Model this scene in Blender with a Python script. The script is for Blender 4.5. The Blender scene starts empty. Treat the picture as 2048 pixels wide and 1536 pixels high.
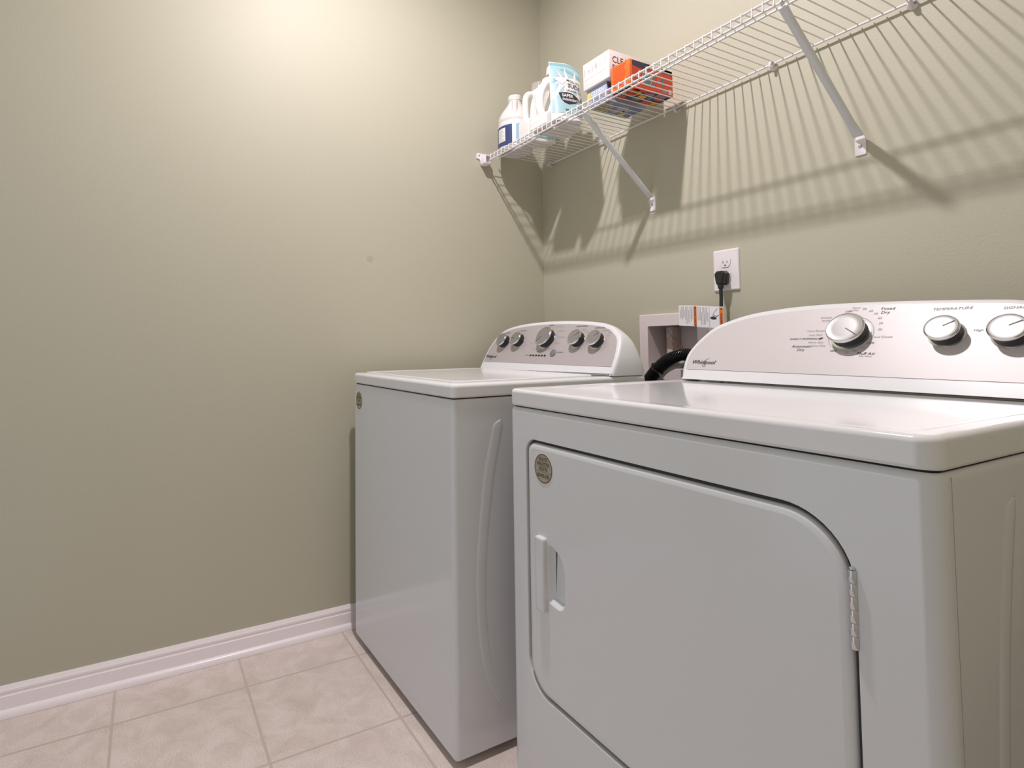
import bpy, bmesh, math, random
from mathutils import Vector, Matrix

S = bpy.context.scene
COL = S.collection
PI = math.pi

# ------------------------------------------------------------------ camera, world, light, exposure
CY, CP, CR = 1.0858609, 0.0416588, -0.0089989
fw = Vector((-math.sin(CY) * math.cos(CP), math.cos(CY) * math.cos(CP), math.sin(CP)))
rt0 = Vector((math.cos(CY), math.sin(CY), 0))
up0 = rt0.cross(fw)
rt = rt0 * math.cos(CR) + up0 * math.sin(CR)
up = up0 * math.cos(CR) - rt0 * math.sin(CR)
cam = bpy.data.cameras.new('camera')
cam.sensor_fit = 'HORIZONTAL'
cam.sensor_width = 36
cam.lens = 1108.4 / 2048 * 36
cam.shift_x = 149.66 / 2048
cam.shift_y = -125.56 / 2048
cam.clip_start = 0.02
camo = bpy.data.objects.new('camera', cam)
M = Matrix((rt, up, -fw)).transposed().to_4x4()
M.translation = Vector((1.9722, -1.5839, 1.0203))
camo.matrix_world = M
COL.objects.link(camo)
S.camera = camo

S.view_settings.view_transform = 'Standard'
S.view_settings.look = 'None'
S.view_settings.gamma = 1
S.view_settings.use_curve_mapping = False
S.view_settings.exposure = 0.0

W = bpy.data.worlds.new('daylight')
S.world = W
W.use_nodes = True
W.node_tree.nodes['Background'].inputs[0].default_value = (0.72, 0.85, 1.0, 1)
W.node_tree.nodes['Background'].inputs[1].default_value = 0.80

LAMP = (0.89, -1.02, 2.80)          # ceiling lamp position
LAMP_STRENGTH = 3100.0
LAMP_COL = (1.0, 0.935, 0.975, 1)
CEIL = 2.80
RX, FY = 2.09, -2.60                # right wall, front wall

# ------------------------------------------------------------------ helpers
def mat(name, col, rough=0.5, metal=0.0, spec=0.5, coat=0.0, emit=None, estr=0.0, alpha=None, trans=0.0, bump=None):
    m = bpy.data.materials.new(name)
    m.use_nodes = True
    nt = m.node_tree
    b = nt.nodes['Principled BSDF']
    b.inputs['Base Color'].default_value = (*col, 1)
    b.inputs['Roughness'].default_value = rough
    b.inputs['Metallic'].default_value = metal
    b.inputs['Specular IOR Level'].default_value = spec
    b.inputs['Coat Weight'].default_value = coat
    b.inputs['Transmission Weight'].default_value = trans
    if emit:
        b.inputs['Emission Color'].default_value = emit
        b.inputs['Emission Strength'].default_value = estr
    if bump:
        sc, st, dist = bump
        tc = nt.nodes.new('ShaderNodeTexCoord')
        n = nt.nodes.new('ShaderNodeTexNoise')
        n.inputs['Scale'].default_value = sc
        n.inputs['Detail'].default_value = 2
        bp = nt.nodes.new('ShaderNodeBump')
        bp.inputs['Strength'].default_value = st
        bp.inputs['Distance'].default_value = dist
        nt.links.new(tc.outputs['Object'], n.inputs['Vector'])
        nt.links.new(n.outputs['Fac'], bp.inputs['Height'])
        nt.links.new(bp.outputs['Normal'], b.inputs['Normal'])
    return m

def srgb(r, g, b):
    f = lambda c: (c / 255 / 12.92) if c <= 10 else ((c / 255 + 0.055) / 1.055) ** 2.4
    return (f(r), f(g), f(b))

WALLC = (0.512, 0.488, 0.378)

def wall_mat(name, stain=None):
    m = mat(name, WALLC, 0.56, spec=0.5, bump=(170, 0.09, 0.004))
    nt = m.node_tree
    b = nt.nodes['Principled BSDF']
    tc = nt.nodes['Texture Coordinate']
    n = nt.nodes.new('ShaderNodeTexNoise')
    n.inputs['Scale'].default_value = 1.6
    n.inputs['Detail'].default_value = 3
    r = nt.nodes.new('ShaderNodeMix')
    r.data_type = 'RGBA'
    r.inputs['A'].default_value = (*[c * 0.97 for c in WALLC], 1)
    r.inputs['B'].default_value = (*[c * 1.03 for c in WALLC], 1)
    nt.links.new(tc.outputs['Object'], n.inputs['Vector'])
    nt.links.new(n.outputs['Fac'], r.inputs['Factor'])
    out = r.outputs['Result']
    if stain:
        d = nt.nodes.new('ShaderNodeVectorMath')
        d.operation = 'DISTANCE'
        d.inputs[1].default_value = stain[:3]
        nt.links.new(tc.outputs['Object'], d.inputs[0])
        mr = nt.nodes.new('ShaderNodeMapRange')
        mr.inputs['From Min'].default_value = stain[3]
        mr.inputs['From Max'].default_value = stain[3] * 0.7
        nt.links.new(d.outputs['Value'], mr.inputs['Value'])
        mm = nt.nodes.new('ShaderNodeMix')
        mm.data_type = 'RGBA'
        mm.inputs['B'].default_value = (*[c * 0.87 for c in WALLC], 1)
        nt.links.new(mr.outputs['Result'], mm.inputs['Factor'])
        nt.links.new(out, mm.inputs['A'])
        out = mm.outputs['Result']
    nt.links.new(out, b.inputs['Base Color'])
    return m

def tile_mat():
    m = mat('floor_tile', (0.6, 0.5, 0.45), 0.38, spec=0.4)
    nt = m.node_tree
    L = nt.links
    b = nt.nodes['Principled BSDF']
    tc = nt.nodes.new('ShaderNodeTexCoord')
    sep = nt.nodes.new('ShaderNodeSeparateXYZ')
    L.new(tc.outputs['Object'], sep.inputs[0])
    def math_(op, a, bb=None):
        n = nt.nodes.new('ShaderNodeMath')
        n.operation = op
        for i, v in enumerate((a, bb)):
            if v is None:
                continue
            if isinstance(v, (int, float)):
                n.inputs[i].default_value = v
            else:
                L.new(v, n.inputs[i])
        return n.outputs[0]
    def dist(sock, org, size):
        f = math_('FRACT', math_('DIVIDE', math_('SUBTRACT', sock, org - 20 * size), size))
        return math_('MULTIPLY', math_('MINIMUM', f, math_('SUBTRACT', 1.0, f)), size), math_('FLOOR', math_('DIVIDE', math_('SUBTRACT', sock, org - 20 * size), size))
    dx, ix = dist(sep.outputs['X'], 0.1938, 0.3459)
    dy, iy = dist(sep.outputs['Y'], -0.9523, 0.3497)
    d = math_('MINIMUM', dx, dy)
    mr = nt.nodes.new('ShaderNodeMapRange')
    mr.inputs['From Min'].default_value = 0.0026
    mr.inputs['From Max'].default_value = 0.0042
    L.new(d, mr.inputs['Value'])
    n1 = nt.nodes.new('ShaderNodeTexNoise')
    n1.inputs['Scale'].default_value = 13
    n1.inputs['Detail'].default_value = 7
    n1.inputs['Roughness'].default_value = 0.62
    n1.inputs['Distortion'].default_value = 0.7
    L.new(tc.outputs['Object'], n1.inputs['Vector'])
    n2 = nt.nodes.new('ShaderNodeTexNoise')
    n2.inputs['Scale'].default_value = 260
    n2.inputs['Detail'].default_value = 4
    L.new(tc.outputs['Object'], n2.inputs['Vector'])
    cr = nt.nodes.new('ShaderNodeValToRGB')
    e = cr.color_ramp.elements
    e[0].position = 0.30
    e[0].color = (*srgb(214, 198, 189), 1)
    e[1].position = 0.62
    e[1].color = (*srgb(233, 219, 211), 1)
    L.new(n1.outputs['Fac'], cr.inputs['Fac'])
    sp = nt.nodes.new('ShaderNodeMapRange')
    sp.inputs['From Min'].default_value = 0.35
    sp.inputs['From Max'].default_value = 0.65
    sp.inputs['To Min'].default_value = 0.86
    sp.inputs['To Max'].default_value = 1.06
    L.new(n2.outputs['Fac'], sp.inputs['Value'])
    mx = nt.nodes.new('ShaderNodeMix')
    mx.data_type = 'RGBA'
    mx.blend_type = 'MULTIPLY'
    mx.inputs['Factor'].default_value = 1
    L.new(cr.outputs['Color'], mx.inputs['A'])
    L.new(sp.outputs['Result'], mx.inputs['B'])
    g = nt.nodes.new('ShaderNodeMix')
    g.data_type = 'RGBA'
    g.inputs['A'].default_value = (*srgb(204, 187, 179), 1)
    L.new(mr.outputs['Result'], g.inputs['Factor'])
    L.new(mx.outputs['Result'], g.inputs['B'])
    L.new(g.outputs['Result'], b.inputs['Base Color'])
    bp = nt.nodes.new('ShaderNodeBump')
    bp.inputs['Strength'].default_value = 0.5
    bp.inputs['Distance'].default_value = 0.0015
    L.new(mr.outputs['Result'], bp.inputs['Height'])
    L.new(bp.outputs['Normal'], b.inputs['Normal'])
    return m

class MB:
    """collects geometry, then links it as one mesh object"""
    def __init__(self):
        self.v, self.f, self.m, self.s = [], [], [], []
    def add(self, vs, fs, mi=0, smooth=False):
        o = len(self.v)
        self.v += [tuple(p) for p in vs]
        for f in fs:
            self.f.append([i + o for i in f])
            self.m.append(mi)
            self.s.append(smooth)
        return self
    def box(self, a, b, mi=0):
        x0, y0, z0 = a
        x1, y1, z1 = b
        vs = [(x, y, z) for z in (z0, z1) for y in (y0, y1) for x in (x0, x1)]
        return self.add(vs, [(0, 2, 3, 1), (4, 5, 7, 6), (0, 1, 5, 4), (2, 6, 7, 3), (0, 4, 6, 2), (1, 3, 7, 5)], mi)
    def rbox(self, a, b, r=0.004, seg=3, mi=0, smooth=True):
        bm = bmesh.new()
        bmesh.ops.create_cube(bm, size=1)
        c = [(a[i] + b[i]) / 2 for i in range(3)]
        d = [abs(b[i] - a[i]) for i in range(3)]
        for v in bm.verts:
            v.co = Vector([c[i] + v.co[i] * d[i] for i in range(3)])
        bmesh.ops.bevel(bm, geom=list(bm.edges), offset=r, segments=seg, profile=0.5, affect='EDGES')
        return self.bm(bm, mi, smooth)
    def bm(self, bm, mi=0, smooth=False):
        bm.verts.ensure_lookup_table()
        bm.verts.index_update()
        self.add([v.co[:] for v in bm.verts], [[v.index for v in f.verts] for f in bm.faces], mi, smooth)
        bm.free()
        return self
    def loft(self, rings, cap0=True, cap1=True, closed=True, mi=0, smooth=True, skip=None):
        n = len(rings[0])
        vs = [p for r in rings for p in r]
        fs = []
        for k in range(len(rings) - 1):
            for i in range(n if closed else n - 1):
                if skip and skip(k, i):
                    continue
                j = (i + 1) % n
                fs.append((k * n + i, k * n + j, (k + 1) * n + j, (k + 1) * n + i))
        self.add(vs, fs, mi, smooth)
        o = len(self.v) - len(vs)
        if cap0:
            self.f.append([o + i for i in range(n)][::-1]); self.m.append(mi); self.s.append(False)
        if cap1:
            self.f.append([o + (len(rings) - 1) * n + i for i in range(n)]); self.m.append(mi); self.s.append(False)
        return self
    def tube(self, pts, r, seg=10, mi=0, cap=True, flat=None):
        pts = [Vector(p) for p in pts]
        rr = r if hasattr(r, '__len__') else [r] * len(pts)
        t0 = (pts[1] - pts[0]).normalized()
        ref = Vector((0, 0, 1)) if abs(t0.z) < 0.9 else Vector((1, 0, 0))
        n = t0.cross(ref).normalized()
        rings = []
        for i, p in enumerate(pts):
            a = pts[max(i - 1, 0)]
            b = pts[min(i + 1, len(pts) - 1)]
            t = (b - a).normalized()
            n = (n - t * n.dot(t)).normalized()
            b2 = t.cross(n)
            rings.append([p + (n * math.cos(2 * PI * k / seg) + b2 * math.sin(2 * PI * k / seg)) * rr[i] for k in range(seg)])
        return self.loft(rings, cap, cap, mi=mi)
    def lathe(self, prof, seg=28, base=(0, 0, 0), axis=(0, 0, 1), mi=None, mats=None):
        ax = Vector(axis).normalized()
        ref = Vector((1, 0, 0)) if abs(ax.x) < 0.9 else Vector((0, 1, 0))
        u = ax.cross(ref).normalized()
        w = ax.cross(u)
        base = Vector(base)
        rings = [[base + ax * h + (u * math.cos(2 * PI * k / seg) + w * math.sin(2 * PI * k / seg)) * max(r, 1e-5) for k in range(seg)] for r, h in prof]
        for i in range(len(rings) - 1):
            self.loft(rings[i:i + 2], False, False, mi=(mats[i] if mats else (mi or 0)))
        return self
    def map2(self, vs, fs, fn, mi=0):
        return self.add([fn(x, y) for x, y in vs], fs, mi)
    def obj(self, name, mats, parent=None, weld=True, autos=40):
        me = bpy.data.meshes.new(name)
        me.from_pydata(self.v, [], self.f)
        mats = mats if isinstance(mats, (list, tuple)) else [mats]
        for m in mats:
            me.materials.append(m)
        for p, mi, s in zip(me.polygons, self.m, self.s):
            p.material_index = mi
            p.use_smooth = s
        if weld:
            bm = bmesh.new()
            bm.from_mesh(me)
            bmesh.ops.remove_doubles(bm, verts=bm.verts, dist=1e-5)
            bmesh.ops.recalc_face_normals(bm, faces=bm.faces)
            for e in bm.edges:
                if len(e.link_faces) == 2 and e.calc_face_angle(0) > math.radians(autos):
                    e.smooth = False
            bm.to_mesh(me)
            bm.free()
        o = bpy.data.objects.new(name, me)
        COL.objects.link(o)
        if parent:
            o.parent = parent
        if name in ('cabinet', 'top_panel', 'lid', 'door', 'control_console', 'cover_plate'):
            wn = o.modifiers.new('weighted_normals', 'WEIGHTED_NORMAL')
            wn.keep_sharp = True
            wn.weight = 100
        return o

def tag(o, label=None, cat=None, group=None, kind=None):
    if label: o['label'] = label
    if cat: o['category'] = cat
    if group: o['group'] = group
    if kind: o['kind'] = kind
    return o

def thing(name, label, cat, loc=(0, 0, 0), rz=0, group=None):
    o = bpy.data.objects.new(name, None)
    o.empty_display_size = 0.1
    COL.objects.link(o)
    o.location = loc
    o.rotation_euler = (0, 0, rz)
    return tag(o, label, cat, group)

def text2(body, size, shear=0.0, align='CENTER', xs=1.0, rot=0.0, at=(0, 0), bold=0.0, res=2, spacing=1.0):
    """2D outline mesh of a line of lettering"""
    c = bpy.data.curves.new('lettering', 'FONT')
    c.body = body
    c.size = size
    c.shear = shear
    c.align_x = align
    c.align_y = 'CENTER'
    c.resolution_u = res
    c.offset = bold * size
    c.space_character = spacing
    o = bpy.data.objects.new('lettering', c)
    COL.objects.link(o)
    dg = bpy.context.evaluated_depsgraph_get()
    me = bpy.data.meshes.new_from_object(o.evaluated_get(dg))
    cs, sn = math.cos(rot), math.sin(rot)
    vs = [(at[0] + v.co.x * xs * cs - v.co.y * sn, at[1] + v.co.x * xs * sn + v.co.y * cs) for v in me.vertices]
    fs = [list(p.vertices) for p in me.polygons]
    bpy.data.objects.remove(o)
    bpy.data.curves.remove(c)
    bpy.data.meshes.remove(me)
    return vs, fs

def poly2(pts):
    return list(pts), [list(range(len(pts)))]

def rect2(x0, y0, x1, y1):
    return poly2([(x0, y0), (x1, y0), (x1, y1), (x0, y1)])

def ell2(cx, cy, rx, ry, n=28):
    return poly2([(cx + rx * math.cos(2 * PI * k / n), cy + ry * math.sin(2 * PI * k / n)) for k in range(n)])

def ring2(cx, cy, rx, ry, w, n=36):
    o = [(cx + rx * math.cos(2 * PI * k / n), cy + ry * math.sin(2 * PI * k / n)) for k in range(n)]
    i = [(cx + (rx - w) * math.cos(2 * PI * k / n), cy + (ry - w) * math.sin(2 * PI * k / n)) for k in range(n)]
    return o + i, [(k, (k + 1) % n, n + (k + 1) % n, n + k) for k in range(n)]

def line2(pts, w):
    vs, fs = [], []
    for i, p in enumerate(pts):
        a = Vector(pts[max(i - 1, 0)]); b = Vector(pts[min(i + 1, len(pts) - 1)])
        t = (b - a).normalized()
        n = Vector((-t.y, t.x)) * w / 2
        vs += [(p[0] + n.x, p[1] + n.y), (p[0] - n.x, p[1] - n.y)]
    for i in range(len(pts) - 1):
        fs.append((2 * i, 2 * i + 1, 2 * i + 3, 2 * i + 2))
    return vs, fs

def smooth_curve(pts, n=6, closed=False):
    out = []
    P = [Vector(p) for p in pts]
    m = len(P)
    for i in range(m if closed else m - 1):
        p0 = P[(i - 1) % m] if closed or i > 0 else P[i] * 2 - P[i + 1]
        p1, p2 = P[i], P[(i + 1) % m]
        p3 = P[(i + 2) % m] if closed or i + 2 < m else p2 * 2 - p1
        for k in range(n):
            t = k / n
            out.append(0.5 * ((2 * p1) + (p2 - p0) * t + (2 * p0 - 5 * p1 + 4 * p2 - p3) * t * t + (3 * p1 - p0 - 3 * p2 + p3) * t ** 3))
    if not closed:
        out.append(P[-1])
    return out

def round_poly(corners, seg=8):
    """closed 2D outline with rounded corners: corners = [(x, y, r)]"""
    out = []
    n = len(corners)
    for i in range(n):
        p = Vector(corners[i][:2]); a = Vector(corners[i - 1][:2]); b = Vector(corners[(i + 1) % n][:2])
        r = corners[i][2]
        da, db = (a - p).normalized(), (b - p).normalized()
        ang = da.angle(db)
        t = r / math.tan(ang / 2)
        if r < 1e-6:
            out.append(p); continue
        c = p + (da + db).normalized() * (r / math.sin(ang / 2))
        s, e = p + da * t - c, p + db * t - c
        a0 = math.atan2(s.y, s.x); a1 = math.atan2(e.y, e.x)
        d = (a1 - a0 + PI) % (2 * PI) - PI
        for k in range(seg + 1):
            q = a0 + d * k / seg
            out.append(c + Vector((math.cos(q), math.sin(q))) * r)
    return out

def inset2(pts, d):
    n = len(pts)
    out = []
    area = sum(pts[i][0] * pts[(i + 1) % n][1] - pts[(i + 1) % n][0] * pts[i][1] for i in range(n))
    s = 1 if area > 0 else -1
    for i in range(n):
        a, p, b = Vector(pts[i - 1]), Vector(pts[i]), Vector(pts[(i + 1) % n])
        t1 = (p - a); t2 = (b - p)
        t1 = t1.normalized() if t1.length > 1e-9 else t2.normalized()
        t2 = t2.normalized() if t2.length > 1e-9 else t1
        n1 = Vector((-t1.y, t1.x)); n2 = Vector((-t2.y, t2.x))
        nn = (n1 + n2)
        nn = nn / max(nn.length_squared, 0.25) * 2
        out.append(p + nn * d * s)
    return out

def holed(mb, outer, holes, fn, mi=0):
    """flat face with holes"""
    bm = bmesh.new()
    edges = []
    for loop in [outer] + holes:
        vs = [bm.verts.new((p[0], p[1], 0)) for p in loop]
        edges += [bm.edges.new((vs[i], vs[(i + 1) % len(vs)])) for i in range(len(vs))]
    bmesh.ops.triangle_fill(bm, use_beauty=True, use_dissolve=False, edges=edges)
    bm.verts.index_update()
    mb.add([fn(v.co.x, v.co.y) for v in bm.verts], [[v.index for v in f.verts] for f in bm.faces], mi)
    bm.free()

# ------------------------------------------------------------------ materials
M_wall = wall_mat('sage_wall_paint')
M_wall_l = wall_mat('sage_wall_paint_left', (0.0, -0.831, 1.3468, 0.016))
M_ceil = mat('ceiling_paint', (0.78, 0.77, 0.74), 0.8)
M_trim = mat('white_trim_paint', srgb(250, 240, 241), 0.28)
M_tile = tile_mat()
M_enamel = mat('white_enamel', (0.74, 0.745, 0.765), 0.13, spec=0.55, bump=(7, 0.03, 0.01))
M_enamel_top = mat('white_enamel_top', (0.80, 0.795, 0.80), 0.10, spec=0.55)
M_plastic = mat('white_plastic', (0.78, 0.785, 0.80), 0.28)
M_gap = mat('dark_gap', (0.012, 0.012, 0.012), 0.7)
M_silver = mat('silver_panel', srgb(188, 180, 180), 0.34, metal=0.15)
M_silver2 = mat('pale_silver_panel', srgb(208, 202, 201), 0.42, metal=0.1)
M_black = mat('black_rubber', (0.018, 0.018, 0.019), 0.45)
M_blackgloss = mat('black_plastic', (0.012, 0.012, 0.013), 0.25)
M_chrome = mat('chrome', (0.72, 0.72, 0.74), 0.16, metal=1)
M_brushed = mat('brushed_silver', (0.36, 0.35, 0.345), 0.45, metal=0.7)
M_ink = mat('dark_print', (0.03, 0.028, 0.03), 0.6)
M_slotgrey = mat('pointer_grey', (0.16, 0.15, 0.15), 0.5)
M_inkgrey = mat('grey_print', srgb(168, 160, 160), 0.6)
M_wire = mat('white_vinyl_wire', (0.80, 0.77, 0.775), 0.35)
M_brace = mat('white_steel_brace', (0.72, 0.73, 0.75), 0.3)
M_clip = mat('clear_clip', (0.80, 0.79, 0.78), 0.2, trans=0.25)
M_steel = mat('steel_screw', (0.5, 0.5, 0.5), 0.35, metal=1)
M_outlet = mat('outlet_white', srgb(240, 233, 235), 0.3)
M_sticker = mat('tan_sticker', srgb(172, 164, 142), 0.5)
M_rim = mat('brown_rim', srgb(112, 66, 48), 0.5)

# ------------------------------------------------------------------ the room
T = 0.12
mb = MB(); mb.box((-T, FY - T, -0.05), (RX + T, T, 0))
tag(mb.obj('floor', M_tile), kind='structure')
mb = MB(); mb.box((-T, FY - T, CEIL), (RX + T, T, CEIL + 0.1))
tag(mb.obj('ceiling', M_ceil), kind='structure')
mb = MB(); mb.box((-T, FY - T, 0), (0, T, CEIL))
tag(mb.obj('wall_left', M_wall_l), kind='structure')
mb = MB(); mb.box((RX, FY - T, 0), (RX + T, T, CEIL))
tag(mb.obj('wall_right', M_wall), kind='structure')
# back wall with the opening for the recessed outlet box
BX0, BX1, BZ0, BZ1 = 0.580, 0.783, 0.926, 1.079
mb = MB()
mb.box((0, 0, 0), (BX0, T, CEIL)); mb.box((BX1, 0, 0), (RX, T, CEIL))
mb.box((BX0, 0, 0), (BX1, T, BZ0)); mb.box((BX0, 0, BZ1), (BX1, T, CEIL))
tag(mb.obj('wall_back', M_wall), kind='structure')
# front wall behind the camera; unseen doorway sized to let in cool fill light
DX0, DX1, DZ = 0.30, 1.65, 2.05
mb = MB()
mb.box((0, FY - T, 0), (DX0, FY, CEIL)); mb.box((DX1, FY - T, 0), (RX, FY, CEIL)); mb.box((DX0, FY - T, DZ), (DX1, FY, CEIL))
tag(mb.obj('wall_front', M_wall), kind='structure')
mb = MB()
for a, b in (((DX0 - 0.07, FY, 0), (DX0, FY + 0.018, DZ + 0.07)), ((DX1, FY, 0), (DX1 + 0.07, FY + 0.018, DZ + 0.07)), ((DX0, FY, DZ), (DX1, FY + 0.018, DZ + 0.07))):
    mb.rbox(a, b, 0.004, 2)
tag(mb.obj('door_1', M_trim), kind='structure')

# baseboards: moulded profile in (out, z)
PROF = [(0, 0), (0.014, 0), (0.014, 0.052), (0.0135, 0.055), (0.0105, 0.0562), (0.0098, 0.0595), (0.0115, 0.064), (0.011, 0.0695), (0.0075, 0.0735), (0.0062, 0.0775), (0.004, 0.0805), (0, 0.0805)]
def shoe(r=0.0145, h=0.0195, x0=0.0141):
    return [(x0, 0.0006)] + [(x0 + r * math.cos(a), 0.0006 + h * math.sin(a)) for a in [k * PI / 12 for k in range(7)]]
mb = MB(); mb.loft([[(x, y, z) for x, z in PROF] for y in (FY + 0.02, -0.0005)])
bl = tag(mb.obj('baseboard_left', M_trim, autos=25), kind='structure')
mb = MB(); mb.loft([[(x, y, z) for x, z in shoe()] for y in (FY + 0.02, -0.016)])
mb.obj('shoe_molding', M_trim, bl)
mb = MB(); mb.loft([[(x, -o, z) for o, z in PROF] for x in (0.03, RX - 0.02)])
tag(mb.obj('baseboard_back', M_trim, autos=25), kind='structure')
mb = MB(); mb.loft([[(RX - o, y, z) for o, z in PROF] for y in (FY + 0.02, -0.02)])
tag(mb.obj('baseboard_right', M_trim, autos=25), kind='structure')

# ------------------------------------------------------------------ ceiling lamp (lights the room)
cl = thing('ceiling_light', 'small round white downlight set flush in the ceiling above the machines', 'ceiling light', (LAMP[0], LAMP[1], CEIL))
mb = MB(); mb.lathe([(0.034, -0.004), (0.040, -0.0075), (0.062, -0.0045), (0.066, -0.0006), (0.036, -0.0006)], 40)
mb.obj('trim_ring', M_trim, cl)
M_glow = mat('lit_glass', (0.9, 0.9, 0.9), 0.4, emit=LAMP_COL, estr=LAMP_STRENGTH)
mb = MB()
disc = ell2(0, 0, 0.032, 0.032, 24)[0]
mb.loft([[(x, y, -0.0008) for x, y in disc], [(x, y, -0.004) for x, y in disc]], False, True, smooth=False)
mb.obj('lens', M_glow, cl)

# ------------------------------------------------------------------ washer and dryer shared builders
def plan(w, d, rf, rb=0.01, ins=0.0, seg=6):
    rb = max(rb, 0.0135)
    return [tuple(p) for p in inset2(round_poly([(0, 0, rf), (w, 0, rf), (w, d, rb), (0, d, rb)], seg), ins)]

def slab(mb, w, d, z0, z1, rf, rb=0.01, edge=0.008, oy=0.0, mi=0, seg=6, top=True):
    rings = []
    for ins, z in [(0.004, z0), (0.0, z0 + 0.004)] + [(edge * (1 - math.sin(a)), z1 - edge * (1 - math.cos(PI / 2 - a)) if False else z1 - edge + edge * math.cos(PI / 2 - a) * 0 - 0) for a in ()]:
        rings.append([(x, y + oy, z) for x, y in plan(w, d, rf, rb, ins, seg)])
    for k in range(6):
        a = k / 5 * PI / 2
        rings.append([(x, y + oy, z1 - edge + edge * math.sin(a)) for x, y in plan(w, d, rf, rb, edge * (1 - math.cos(a)), seg)])
    mb.loft(rings, True, top, mi=mi)
    return rings[-1]

RIB_L = [(.140, .826), (.121, .816), (.113, .795), (.090, .70), (.076, .60), (.064, .48), (.062, .38), (.072, .27), (.092, .185), (.125, .125)]
RIB_R = [(.145, .826), (.150, .816), (.146, .795), (.124, .70), (.108, .60), (.095, .48), (.092, .38), (.100, .27), (.115, .20), (.135, .145)]

def rib(mb, x, dy, sx=1):
    L = [Vector((a + dy, z)) for a, z in RIB_L]; R = [Vector((a + dy, z)) for a, z in RIB_R]
    L = smooth_curve(L, 5); R = smooth_curve(R, 5)
    rows = []
    for l, r in zip(L, R):
        m = []
        for t, h in ((0, -0.001), (0.0, 0.0), (0.16, 0.0010), (0.3, 0.0013), (0.5, 0.0013), (0.7, 0.0013), (0.84, 0.0010), (1, 0.0), (1, -0.001)):
            p = l.lerp(r, t)
            m.append((x + h * sx, p.x, p.y))
        rows.append(m)
    mb.loft(rows, False, False, closed=False)

def console(parent, out, y0, z0, t, depth, strip, panel_m, base=0.004, name='control_console'):
    """rounded control housing; out = outline (u, v) of the leaning face"""
    k = 1 / math.sqrt(1 + t * t)
    pts = smooth_curve([Vector(p) for p in out], 5)
    us = [p.x for p in pts]
    umid = (min(us) + max(us)) / 2
    vmax = max(p.y for p in pts)
    def sec(d, ins, sz):
        r = []
        body = [Vector((p.x, max(p.y, base))) for p in pts]
        body = inset2(body, ins)
        for p in body:
            v = base + (max(p.y, base) - base) * sz
            u = umid + (p.x - umid) * (1 - 0.02 * (1 - sz))
            r.append((u, y0 + t * v * k + d * (1 - 0.75 * v / vmax), z0 + v * k))
        return r
    q = depth / 0.14
    secs = [(0, 0.0085, 1), (0.0012, 0.005, 1), (0.004, 0.0022, 1), (0.008, 0.0006, 1), (0.013, 0, 1), (0.030, 0, 0.997), (0.050, 0, 0.985),
            (0.070, 0, 0.962), (0.090, 0, 0.92), (0.107, 0, 0.86), (0.120, 0, 0.77), (0.130, 0, 0.64), (0.137, 0, 0.45), (0.14, 0, 0.12)]
    secs = [(d * q if d > 0.02 else d, i, z) for d, i, z in secs]
    mb = MB()
    mb.loft([sec(*s) for s in secs], True, True)
    c = mb.obj(name, M_plastic, parent, autos=50)
    def fn(u, v, off=0.0):
        return (u, y0 + t * v * k - off * k, z0 + v * k + off * t * k)
    # thin face plate set on the housing, clear of the white strip along its foot
    pp = [p for p in inset2(pts, 0.0125)]
    pp = [Vector((p.x, max(p.y, strip))) for p in pp]
    q = [pp[0]]
    for p in pp[1:]:
        if (p - q[-1]).length > 1e-4: q.append(p)
    mb = MB()
    mb.loft([[fn(p.x, p.y, o) for p in (q if i == 0 else inset2(q, 0.0006 * i))] for i, o in ((0, -0.0005), (0, 0.0004), (0.5, 0.0007))], False, True)
    mb.obj('face_panel', panel_m, c)
    return c, fn

def knob(parent, fn, u, v, r, h, ang, cap_m=None):
    n = (Vector(fn(u, v, 1.0)) - Vector(fn(u, v, 0))).normalized()
    b = Vector(fn(u, v, 0.0012))
    mb = MB()
    prof = [(0, 0), (r * 1.06, 0), (r * 1.06, 0.0012), (r * 0.95, 0.002), (r * 0.92, h * 0.74), (r * 0.97, h * 0.78), (r, h * 0.81), (r, h * 0.91), (r * 0.975, h * 0.96), (r * 0.93, h), (r * 0.90, h * 0.985), (r * 0.6, h * 0.997), (r * 0.3, h * 1.004), (0, h * 1.006)]
    mats = [1, 1, 1, 0, 0, 1, 1, 1, 1, 1, 2, 2, 2]
    mb.lathe(prof, 40, b, n, mats=mats)
    # pointer groove line
    e1 = (Vector(fn(u + 1, v)) - Vector(fn(u, v))).normalized()
    e2 = n.cross(e1)
    d = e1 * math.cos(ang) + e2 * math.sin(ang)
    s = n.cross(d)
    o = b + n * (h * 1.004 + 0.0006)
    w = 0.0011
    q = []
    for rr in (r * 0.12, r * 0.84):
        for ss in (-w, w):
            q.append(o + d * rr + s * ss)
    q2 = [p - n * 0.0009 for p in q]
    mb.add(q + q2, [(0, 1, 3, 2), (4, 6, 7, 5), (0, 4, 5, 1), (2, 3, 7, 6), (0, 2, 6, 4), (1, 5, 7, 3)], 3)
    return mb.obj('knob', [M_black, M_chrome, cap_m or M_brushed, M_slotgrey], parent, autos=35)

def logo(mb, fn, u, v, s, off=0.0016):
    f = lambda x, y: fn(x, y, off)
    vs, fs = text2('Whirlpool', s, shear=0.22, at=(u, v), xs=0.98, bold=0.006)
    mb.map2(vs, fs, f)
    # open swoosh around the p
    w = s * 4.0
    arc = []
    for i in range(21):
        q = math.radians(75 + 235 * i / 20)
        arc.append((u + .135 * w + .115 * w * math.cos(q) + .20 * s * math.sin(q), v - .06 * s + .72 * s * math.sin(q)))
    vs, fs = line2(arc, s * 0.05)
    mb.map2(vs, fs, f)

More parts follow.
